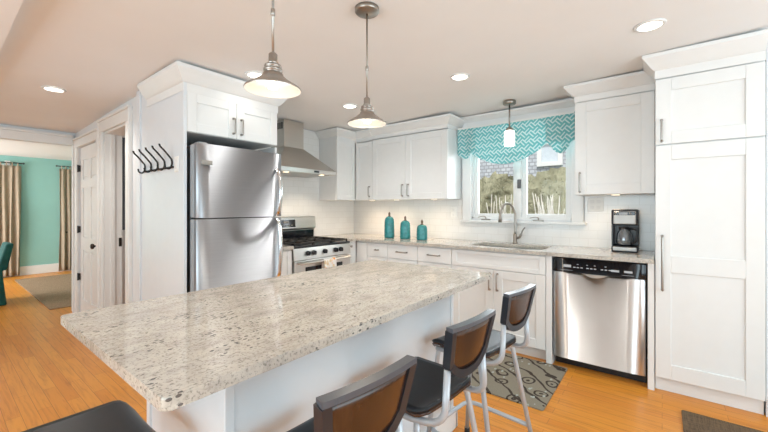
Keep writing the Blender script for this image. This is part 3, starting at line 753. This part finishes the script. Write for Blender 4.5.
# ------------------------------------------------------------------ range hood
t = thing('range_hood', 'stainless chimney range hood over the gas range', 'range hood', (0, 0, 0))
hx0, hx1, hy0, hy1 = 2.095, 2.875, 2.945, YW-.012
hm = MB(); zb, zl, zc = 1.640, 1.685, 1.935; c0, c1, cy = 2.355, 2.615, 3.20
hm.add([(hx0, hy0, zl), (hx1, hy0, zl), (hx1, hy1, zl), (hx0, hy1, zl), (c0, cy, zc), (c1, cy, zc), (c1, hy1, zc), (c0, hy1, zc)], [(0, 3, 2, 1), (0, 1, 5, 4), (1, 2, 6, 5), (2, 3, 7, 6), (3, 0, 4, 7), (4, 5, 6, 7)])
hm.build('canopy', M['hood_steel'], t)
lp = MB().box(hx0, hx1, hy0, hy1, zb, zl-.0005, .002).build('lip', M['range_steel'], t)
MB().box(2.55, 2.62, hy0-.003, hy0, 1.652, 1.672).build('controls', M['black'], lp)
ch = MB().box(c0, c1, cy, hy1, zc, ceilz(cy)-.012).build('chimney', M['hood_steel'], t)
vt = MB()
for i in range(3): vt.box(c0-.002, c0+.003, cy+.03+i*.035, cy+.05+i*.035, 2.13, 2.20)
vt.build('vent_slot', M['bronze'], ch)
MB().box(hx0+.05, hx1-.05, hy0+.06, hy1-.05, zb-.004, zb).build('filter', M['nickel'], t)
for x in (2.24, 2.72): MB().lathe([(0, zb-.005), (.03, zb-.005), (.033, zb-.001)], (x, 3.02, 0), 14).build('hood_lamp', M['puck_lens'], t); spot('hood_light', (x, 3.06, zb-.02), 7, (1, .82, .62), 140, .7, .03)

# ------------------------------------------------------------------ gas range
t = thing('gas_range', 'stainless gas range with black grates below the hood', 'range', (2.10, 2.70, 0))
RW = .762
MB().box(.0, RW, .045, .70, .08, .885).build('body', M['range_steel'], t)
MB().box(.02, RW-.02, .07, .6, 0, .079).build('toe_kick', M['black'], t)
MB().box(0, RW, .01, .68, .886, .905, .004).build('cooktop', M['black'], t)
cp = MB().extr([(.0, .775), (.018, .884), (.06, .884), (.06, .775)], 0, RW, 'yz').build('control_panel', M['range_steel'], t)
for x in (.165, .24, .385, .535, .61):
    kb = MB(); kb.lathe([(.024, 0), (.024, -.012), (.02, -.02), (.02, -.03), (0, -.03)], n=16, axis='y', c=(x, .012, .832)); kb.box(x-.005, x+.005, -.03, -.01, .812, .852, .002)
    kb.build('knob', M['black'], cp)
dr = MB().box(.004, RW-.004, .0, .044, .22, .765, .006, 2).build('oven_door', M['range_steel'], t)
MB().box(.13, RW-.13, -.003, .002, .36, .70, .004).build('oven_window', M['black_glass'], dr)
MB().tube(fillet([(.05, .0, .745), (.05, -.05, .745), (RW-.05, -.05, .745), (RW-.05, .0, .745)], .02, 4), .012, 10).build('handle', M['range_steel'], dr)
MB().box(.004, RW-.004, .003, .044, .085, .214, .005).build('drawer', M['range_steel'], t)
bgd = MB().extr([(.60, .886), (.60, 1.02), (.575, 1.04), (.585, 1.16), (.60, 1.17), (.70, 1.17), (.70, .886)], 0, RW, 'yz').build('backguard', M['range_steel'], t)
MB().box(.02, RW-.02, .592, .601, .915, 1.015).build('vent_strip', M['black_glass'], bgd)
MB().extr([(.5705, 1.055), (.578, 1.14), (.59, 1.14), (.585, 1.055)], .20, .46, 'yz').build('clock_panel', M['black_glass'], bgd)
bt = MB()
for i in range(6): bt.box(.225+i*.035, .245+i*.035, .5685, .574, 1.07, 1.08)
bt.box(.30, .37, .5705, .578, 1.10, 1.125); bt.build('buttons', M['dark_nickel'], bgd)
for gi in range(3):
    gx0 = .02+gi*.242; gx1 = gx0+.236; gm = MB(); zz = .935
    for x in (gx0, gx1-.012): gm.box(x, x+.012, .03, .56, zz-.012, zz, .002)
    for y in (.03, .165, .29, .415, .548): gm.box(gx0, gx1, y, y+.012, zz-.012, zz, .002)
    gm.box((gx0+gx1)/2-.006, (gx0+gx1)/2+.006, .03, .56, zz-.012, zz+.004, .002)
    for x in (gx0, gx1-.012):
        for y in (.03, .548): gm.box(x, x+.012, y, y+.012, .905, zz-.01)
    gm.build('grate', M['iron'], t)
for (x, y) in ((.14, .16), (.14, .43), (.62, .16), (.62, .43), (.38, .3)):
    MB().lathe([(.045, .905), (.045, .914), (.03, .918), (.03, .922), (0, .922)], (x, y, 0), 16).build('burner', M['iron'], t)
# towel on the oven handle
M['towel_print'] = (lambda: None)
def towel_mat():
    m, nt, b, nd, lk = new('printed_towel'); v = coords(nd, lk)
    vo = nd.new('ShaderNodeTexVoronoi'); vo.inputs['Scale'].default_value = 26; lk.new(v, vo.inputs['Vector'])
    sp = nd.new('ShaderNodeSeparateColor'); lk.new(vo.outputs['Color'], sp.inputs[0])
    col = ramp(nd, lk, sp.outputs[0], [(.0, (.75, .12, .08)), (.3, (.80, .40, .12)), (.55, (.80, .78, .74)), (.8, (.70, .55, .35))])
    c = mix(nd, lk, math_(nd, lk, 'LESS_THAN', vo.outputs['Distance'], .45), (.80, .77, .73), col)
    lk.new(c, b.inputs['Base Color']); b.inputs['Roughness'].default_value = .95; return m
M['towel_print'] = towel_mat()
def tw_fn(u, v):
    x = 2.41+u*.165; s = v*.50
    hy, hz, r = 2.65, .745, .0165
    wob = .006*math.sin(u*9)
    if s < .2: y, z = hy+r, hz-.2+s
    elif s < .2+PI*r: a = (s-.2)/r; y, z = hy+r*math.cos(a), hz+r*math.sin(a)
    else: q = s-.2-PI*r; y, z = hy-r-.01*min(1, q*5)*(.6+math.sin(u*9)*.5), hz-q
    return (x+wob*.3, y, z)
tag(MB().grid(tw_fn, 14, 60).build('dish_towel', M['towel_print'], solid=.004), 'white printed dish towel hanging on the oven handle', 'towel')

# ------------------------------------------------------------------ dishwasher
t = thing('dishwasher', 'stainless dishwasher with black control strip between sink and pantry', 'dishwasher', (3.112, .697, 0), RB)
w = .611
MB().box(.006, w-.006, .06, .58, .10, .875).build('body', M['black'], t)
MB().box(.004, w-.004, .09, .3, .002, .099).build('toe_kick', M['black'], t)
def dwf(i, n): return -.012*math.sin(PI*i/n)**.6
poly = [(i/16*w, dwf(i, 16)) for i in range(17)]+[(w, .055), (0, .055)]
d = MB().prism([(x*.985+.0045, y) for x, y in poly], .082, .762, .003, 2).build('door', M['dw_steel'], t)
for f in d.data.polygons: f.use_smooth = abs(f.normal.z) < .3 and f.normal.y < -.5
cpn = MB().prism([(x, y-.004) for x, y in poly], .765, .872, .004, 2).build('control_panel', M['dw_panel'] if 'dw_panel' in M else M['black_glass'], t)
for f in cpn.data.polygons: f.use_smooth = abs(f.normal.z) < .3 and f.normal.y < -.5
def yfront(x): return -.004-.012*math.sin(PI*x/w)**.6-.0015
M['mark_grey'] = plain('grey_marking', (.45, .47, .5), .5)
bt = MB()
for i in range(9):
    x = .15+i*.025+(.015 if i > 2 else 0)+(.02 if i > 5 else 0); bt.box(x, x+.016, yfront(x), yfront(x)+.004, .805, .812)
    if i % 2: bt.box(x, x+.012, yfront(x), yfront(x)+.004, .83, .834)
bt.build('button', M['mark_grey'], cpn)
bt = MB().box(.08, .135, yfront(.1), yfront(.1)+.004, .805, .825).box(.40, .45, yfront(.42), yfront(.42)+.004, .80, .815).box(.48, .53, yfront(.5), yfront(.5)+.004, .80, .815).box(.06, .54, yfront(.3)+.004, 0, .781, .783); bt.build('display', M['mark_grey'], cpn)
# curved pocket handle under the strip
pk = MB(); nn = 16
vs = []
for i in range(nn+1):
    u = -1+2*i/nn; x = w/2-.01+u*.085; z = .742+.024*u*u
    vs += [(x, -.016, .766), (x, -.034+.008*abs(u), .764), (x, -.030+.014*u*u, z), (x, -.012, z-.002)]
pk.add(vs, [(4*i+k, 4*i+4+k, 4*i+4+(k+1) % 4, 4*i+(k+1) % 4) for i in range(nn) for k in range(4)]+[(0, 1, 2, 3), tuple(4*nn+k for k in (3, 2, 1, 0))], False)
pk.build('handle', M['silver'], d)

# ------------------------------------------------------------------ counter objects
for (y, hgt, fz, lb) in ((2.575, .255, .055, 'tallest teal glazed canister, nearest the corner'), (2.345, .212, .055, 'middle-height teal glazed canister between the other two'), (2.117, .17, .06, 'shortest teal glazed canister, nearest the window')):
    c = thing('canister', lb+' on the granite', 'canister', (3.40, y, CT1), 0, 'teal canisters by the wall')
    r = .061
    prof = [(0, 0), (r*.93, 0), (r, .008), (r*1.0, hgt*.08)]
    for i in range(1, 10):
        z = hgt*(.08+.70*i/10); prof.append((r*(1.0+.015*math.sin(i*2.1))*(1-.05*(i/10)**2), z))
    prof += [(r*.90, hgt*.84), (r*.78, hgt*.92), (r*.6, hgt*.965), (r*.35, hgt), (0, hgt)]
    MB().lathe(prof, n=32).build('jar', M['teal_glaze'], c)
    MB().lathe([(.0, hgt), (.018, hgt), (.016, hgt+.008), (.008, hgt+.014), (.013, hgt+.024), (.013, hgt+.036), (.007, hgt+.044), (.009, hgt+.05), (0, hgt+fz)], n=18).build('finial', M['finial'], c)
t = thing('coffee_maker', 'black and silver drip coffee maker on the granite beside the pantry', 'coffee maker', (3.44, .328, CT1), RB)
w = .18
M['carafe_dark'] = plain('smoky_carafe_glass', (.22, .24, .26), .08, .7)
cm = MB(); cm.box(0, w, 0, .19, 0, .05, .008, 2); cm.box(.0, w, .10, .19, .05, .34, .006, 2); cm.box(0, w, -.005, .19, .215, .345, .012, 2); cm.box(0, .014, .02, .11, .05, .22, .003); cm.build('body', M['black'], t)
MB().box(.014, w-.014, -.010, .02, .225, .33, .008, 2).build('front_panel', M['silver'], t)
dp_ = MB().box(.018, w-.018, -.0125, .0, .298, .326, .003).build('display', M['black_glass'], t)
MB().box(.055, .11, -.0135, -.01, .303, .321).build('screen', M['mark_grey'], dp_)
for x in (.03, .128): MB().lathe([(.008, 0), (.008, -.004), (0, -.004)], n=10, axis='y', c=(x, -.012, .312)).build('button', M['nickel'], dp_)
MB().box(.01, w-.01, -.008, .01, .012, .042, .004).build('base_trim', M['silver'], t)
cf = MB().lathe([(.045, .056), (.056, .064), (.058, .1), (.05, .15), (.036, .175), (.036, .185)], (w/2-.004, .045, 0), 24).build('carafe', M['carafe_dark'], t)
MB().lathe([(.0, .186), (.038, .186), (.04, .2), (0, .205)], (w/2-.004, .045, 0), 20).build('lid', M['black'], cf)
MB().lathe([(0, .06), (.05, .066), (.053, .095), (0, .095)], (w/2-.004, .045, 0), 20).build('coffee', M['coffee'] if 'coffee' in M else M['black_glass'], cf)
MB().tube(smooth([(w/2+.03, .02, .19), (w/2+.075, -.01, .185), (w/2+.083, -.015, .14), (w/2+.07, -.008, .085), (w/2+.05, .015, .075)], 5), .009, 8).build('carafe_handle', M['black'], cf)
def plate(label, loc, rot, kind, w=.075, hh=.12):
    p = thing(kind, label, kind.replace('_', ' '), loc, rot)
    MB().box(-w/2, w/2, -.006, 0, -hh/2, hh/2, .003).build('cover_plate', M['plate_white'], p)
    if kind == 'light_switch':
        MB().box(-.017, .017, -.010, -.006, -.033, .033, .002).build('rocker', M['trim_white'], p)
    else:
        n_ = max(1, round(w/.075))
        for i in range(n_):
            cx = (i-(n_-1)/2)*.05
            for s in (-1, 1): MB().box(cx-.016, cx+.016, -.0085, -.006, s*.027-.015, s*.027+.015, .002).build('socket', M['trim_white'], p)
M['plate_white'] = plain('plate_white', (.86, .85, .82), .35)
plate('white double outlet plate on the tile left of the coffee maker', (XW-.0085, .475, 1.30), RB, 'outlet', .125)
plate('small white outlet plate on the tile left of the window', (XW-.0085, 1.885, 1.22), RB, 'outlet')
plate('white light switch plate on the panel beside the refrigerator', (PX-.0005, 2.69, 1.578), RB, 'light_switch', .07, .11)
# coat hooks
t = thing('coat_rack', 'row of five black double coat hooks on the pale end panel', 'coat rack', (PX-.0005, 0, 1.63))
MB().box(-.006, 0, 2.74, 3.29, -.075, -.06, .002).build('rail', M['iron'], t)
for i in range(5):
    y = 2.757+i*.128
    hk = MB(); hk.tube(smooth([(-.088, y, .085), (-.082, y, .070), (-.055, y, .042), (-.02, y, .0), (-.009, y, -.02), (-.009, y, -.055), (-.025, y, -.08), (-.048, y, -.075), (-.055, y, -.05)], 5), .0065, 8)
    hk.lathe([(.008, 0), (.008, .003), (0, .006)], (-.088, y, .083), 10); hk.build('hook', M['iron'], t)

# ------------------------------------------------------------------ valance
V0, V1, VT = .62, 1.765, 2.142
t = thing('valance', 'teal and white lattice-print swag valance over the sink window', 'valance', (3.60, 0, 0))
def vb(s):      # s = 0 left (y=V1) .. 1 right
    if s < .14: return 1.86
    if s > .80: return 1.89
    q = (s-.14)/.66; return 1.855-.155*math.sin(PI*q)**.8+.03*q
def swag(u, v):
    y = V1-(V1-V0)*u; zb_ = vb(min(.80, max(.14, u))); z = VT+(zb_-VT)*v
    fold = .016*math.sin(v*15+3*abs(u-.47))*v*math.sin(PI*min(1, max(0, (u-.08)/.78)))
    return (-.01-.03*v*math.sin(PI*u)+fold, y, z)
MB().grid(swag, 60, 36).build('swag', M['valance'], t, solid=.003)
def tail(u0, u1, zl, zr, zm):
    def f(u, v):
        s = u0+(u1-u0)*u; y = V1-(V1-V0)*s
        zb_ = (zl+(zr-zl)*u)-zm*math.sin(PI*u); z = VT-.006+(zb_-VT)*v
        return (-.03-.018*math.sin(u*PI*3)*v, y, z)
    return f
MB().grid(tail(0, .17, 1.86, 1.90, .07), 22, 14).build('tail', M['valance'], t, solid=.003)
MB().grid(tail(.79, 1.0, 1.92, 1.90, .13), 26, 14).build('tail', M['valance'], t, solid=.003)
MB().box(-.035, .08, V0+.002, V1-.002, VT-.02, VT-.002).build('mounting_board', M['trim_white'], t)

# ------------------------------------------------------------------ ceiling lights and pendants
RL = [((.675, 4.183), 'recessed ceiling light over the hall at far left'), ((2.564, 1.248), 'recessed ceiling light between the second pendant and the window'),
      ((2.501, .054), 'recessed ceiling light nearest the pantry, top right'), ((2.621, 2.484), 'recessed ceiling light before the hood, beside the second pendant'), ((1.562, 2.479), 'recessed ceiling light behind the nearest pendant shade')]
for (x, y), lb in RL:
    sc_ = (ceilz(y)-CAM_H)/(2.3-CAM_H); x, y = x*sc_, y*sc_; z = ceilz(y)
    c = thing('recessed_light', lb, 'ceiling light', (x, y, z-.001), 0, 'recessed lights in the ceiling')
    MB().lathe([(.058, -.002), (.060, -.009), (.074, -.007), (.078, -.001), (.058, -.001)], n=28, closed=True).build('trim_ring', M['white_paint'], c)
    MB().lathe([(0, -.004), (.0585, -.004), (.0585, -.001), (0, -.001)], n=28).build('lens', M['lamp_lens'], c)
    spot('recessed_lamp', (x, y, z-.02), (3 if y < .5 else 26 if x < 1 else 3 if x < 2 else 22), (1, .97, .92), 150, .7, .06)
def pendant(x, y, lb):
    zc = ceilz(y); zr = 1.70
    c = thing('pendant_light', lb, 'pendant light', (x, y, zr), 0, 'pendants over the island')
    H = zc-zr
    MB().lathe([(0, H-.001), (.062, H-.001), (.062, H-.02), (.056, H-.026), (.012, H-.03), (0, H-.03)]).build('canopy', M['dark_nickel'], c)
    r = MB().cyl((0, 0, .135), (0, 0, H-.028), .0045, 10); r.lathe([(.0045, .27), (.008, .275), (.008, .295), (.0045, .30)]); r.build('rod', M['nickel'], c)
    MB().lathe([(.0, .138), (.010, .136), (.016, .13), (.016, .104), (.019, .101), (.019, .096), (.015, .094), (.015, .0925), (0, .0925)]).build('socket', M['nickel'], c)
    sh = MB().lathe([(.0995, .0), (.101, .004), (.0985, .0075), (.072, .025), (.049, .041), (.036, .053), (.036, .059), (.029, .061), (.029, .066), (.034, .069), (.034, .076), (.027, .078), (.027, .082), (.031, .084), (.029, .091), (.0, .092)], n=40, caps=False).build('shade', M['nickel'], c)
    MB().lathe([(.099, .0005), (.0955, .0055), (.070, .0225), (.047, .0385), (.033, .05), (0, .051)], n=40, caps=False).build('shade_lining', M['shade_inside'], sh)
    MB().lathe([(0, .002), (.016, .006), (.023, .018), (.021, .03), (.013, .042), (.012, .05), (0, .05)], n=20).build('bulb', M['bulb'], c)
    spot('pendant_lamp', (x, y, zr-.004), 7, (1, .87, .70), 150, .5, .04)
pendant(.775, 1.12, 'nickel cone pendant nearest the camera, hanging from above the frame')
pendant(1.398*.99, 1.204*.99, 'nickel cone pendant farther along the island, its round canopy in view')
y = 1.15; zc = ceilz(y); x = 3.42
c = thing('pendant_light', 'small opal glass cylinder pendant hanging before the valance over the sink', 'pendant light', (x, y, 1.85))
H = zc-1.85
MB().lathe([(0, H-.001), (.055, H-.001), (.06, H-.012), (.06, H-.032), (.05, H-.04), (0, H-.042)]).build('canopy', M['dark_nickel'], c)
MB().cyl((0, 0, .175), (0, 0, H-.04), .0075, 10).build('rod', M['dark_nickel'], c)
MB().lathe([(0, .195), (.015, .192), (.03, .18), (.036, .17), (.036, .155), (0, .155)]).build('socket', M['dark_nickel'], c)
MB().lathe([(.0, .012), (.046, .012), (.049, .016), (.049, .14), (.043, .157), (0, .158)], n=28).build('glass_shade', M['glass_shade'], c)

# ------------------------------------------------------------------ rugs
tag(MB().prism(rrect(2.36, 3.1, .585, 1.55, .012), .0005, .009, .002, 1).build('rug', M['rug_leaf']), 'grey rug with dark curling leaf pattern before the sink cabinet', 'rug')
o = MB().prism(rrect(-.05, .80, -.9, 0, .01), .0005, .010, .002, 1).build('rug', M['rug_brown'], loc=(2.1, -.095, 0)); tag(o, 'dark brown woven rug at the bottom right before the pantry', 'rug')
tag(MB().prism(rrect(.93, 2.9, 6.0, 8.95, .01), .0005, .012, .002, 1).build('rug', M['rug_jute']), 'tan woven rug on the dining room floor', 'rug')

# ------------------------------------------------------------------ dining room
def curtain(x0, x1, lb):
    c = thing('curtain', lb, 'curtain', (x0, 9.42, 0), 0, 'tab-top curtains in the dining room'); w = x1-x0
    def f(u, v):
        z = 2.05-2.03*v; return (u*w+.01*math.sin(v*4+u*20), .035*math.sin(u*2*PI*w/.085)*(.5+.5*v)+.01*math.sin(v*9), z)
    MB().grid(f, 60, 24).build('panel', M['curtain'], c, solid=.003)
    n = max(3, round(w/.07))
    for i in range(n):
        x = (i+.5)*w/n; MB().tube([(x, .02*math.cos(k*PI/4), 2.075+.03*math.sin(k*PI/4)) for k in range(8)], .007, 6, True).build('tab', M['curtain'], c)
curtain(.62, 1.06, 'tan tab-top curtain at the left dining room window'); curtain(1.60, 1.86, 'tan tab-top curtain beside the white door in the dining room')
for a, b_, lb in ((-.4, 1.10, 'black curtain rod over the left dining room window'), (1.56, 2.6, 'black curtain rod over the white dining room door')):
    r = MB().cyl((a, 9.42, 2.10), (b_, 9.42, 2.10), .010, 8); r.lathe([(0, -.02), (.02, 0), (0, .02)], (b_ if a < 0 else a, 9.42, 2.10), 10)
    for q in (a+.06, b_-.06): r.tube([(q, 9.42, 2.10), (q, 9.5, 2.10)], .008, 6)
    tag(r.build('curtain_rod', M['iron']), lb, 'curtain rod')
t = thing('dining_chair', 'teal skirted slipcover dining chair at the left edge of the picture', 'chair', (.38, 7.0, 0))
def sk_fn(a, v):
    an = a*2*PI; c_, s_ = math.cos(an), math.sin(an); p = 1/max(abs(c_), abs(s_)); fl = 1+.16*v
    return (c_*p*.215*fl+.012*math.sin(an*9)*v, s_*p*.225*fl+.012*math.cos(an*9)*v, .46-.455*v)
MB().grid(sk_fn, 81, 8).build('skirt', M['chair_teal'], t)
MB().box(-.225, .225, -.235, .235, .43, .51, .03, 3).build('seat', M['chair_teal'], t)
bk = MB(); bk.hexa([(.16, -.22, .45), (.26, -.22, .45), (.26, .22, .45), (.16, .22, .45)], [(.25, -.21, .80), (.325, -.21, .80), (.325, .21, .80), (.25, .21, .80)])
bmesh.ops.bevel(bk.bm, geom=list(bk.bm.edges), offset=.025, segments=3, profile=.5, affect='EDGES'); bk.build('backrest', M['chair_teal'], t)
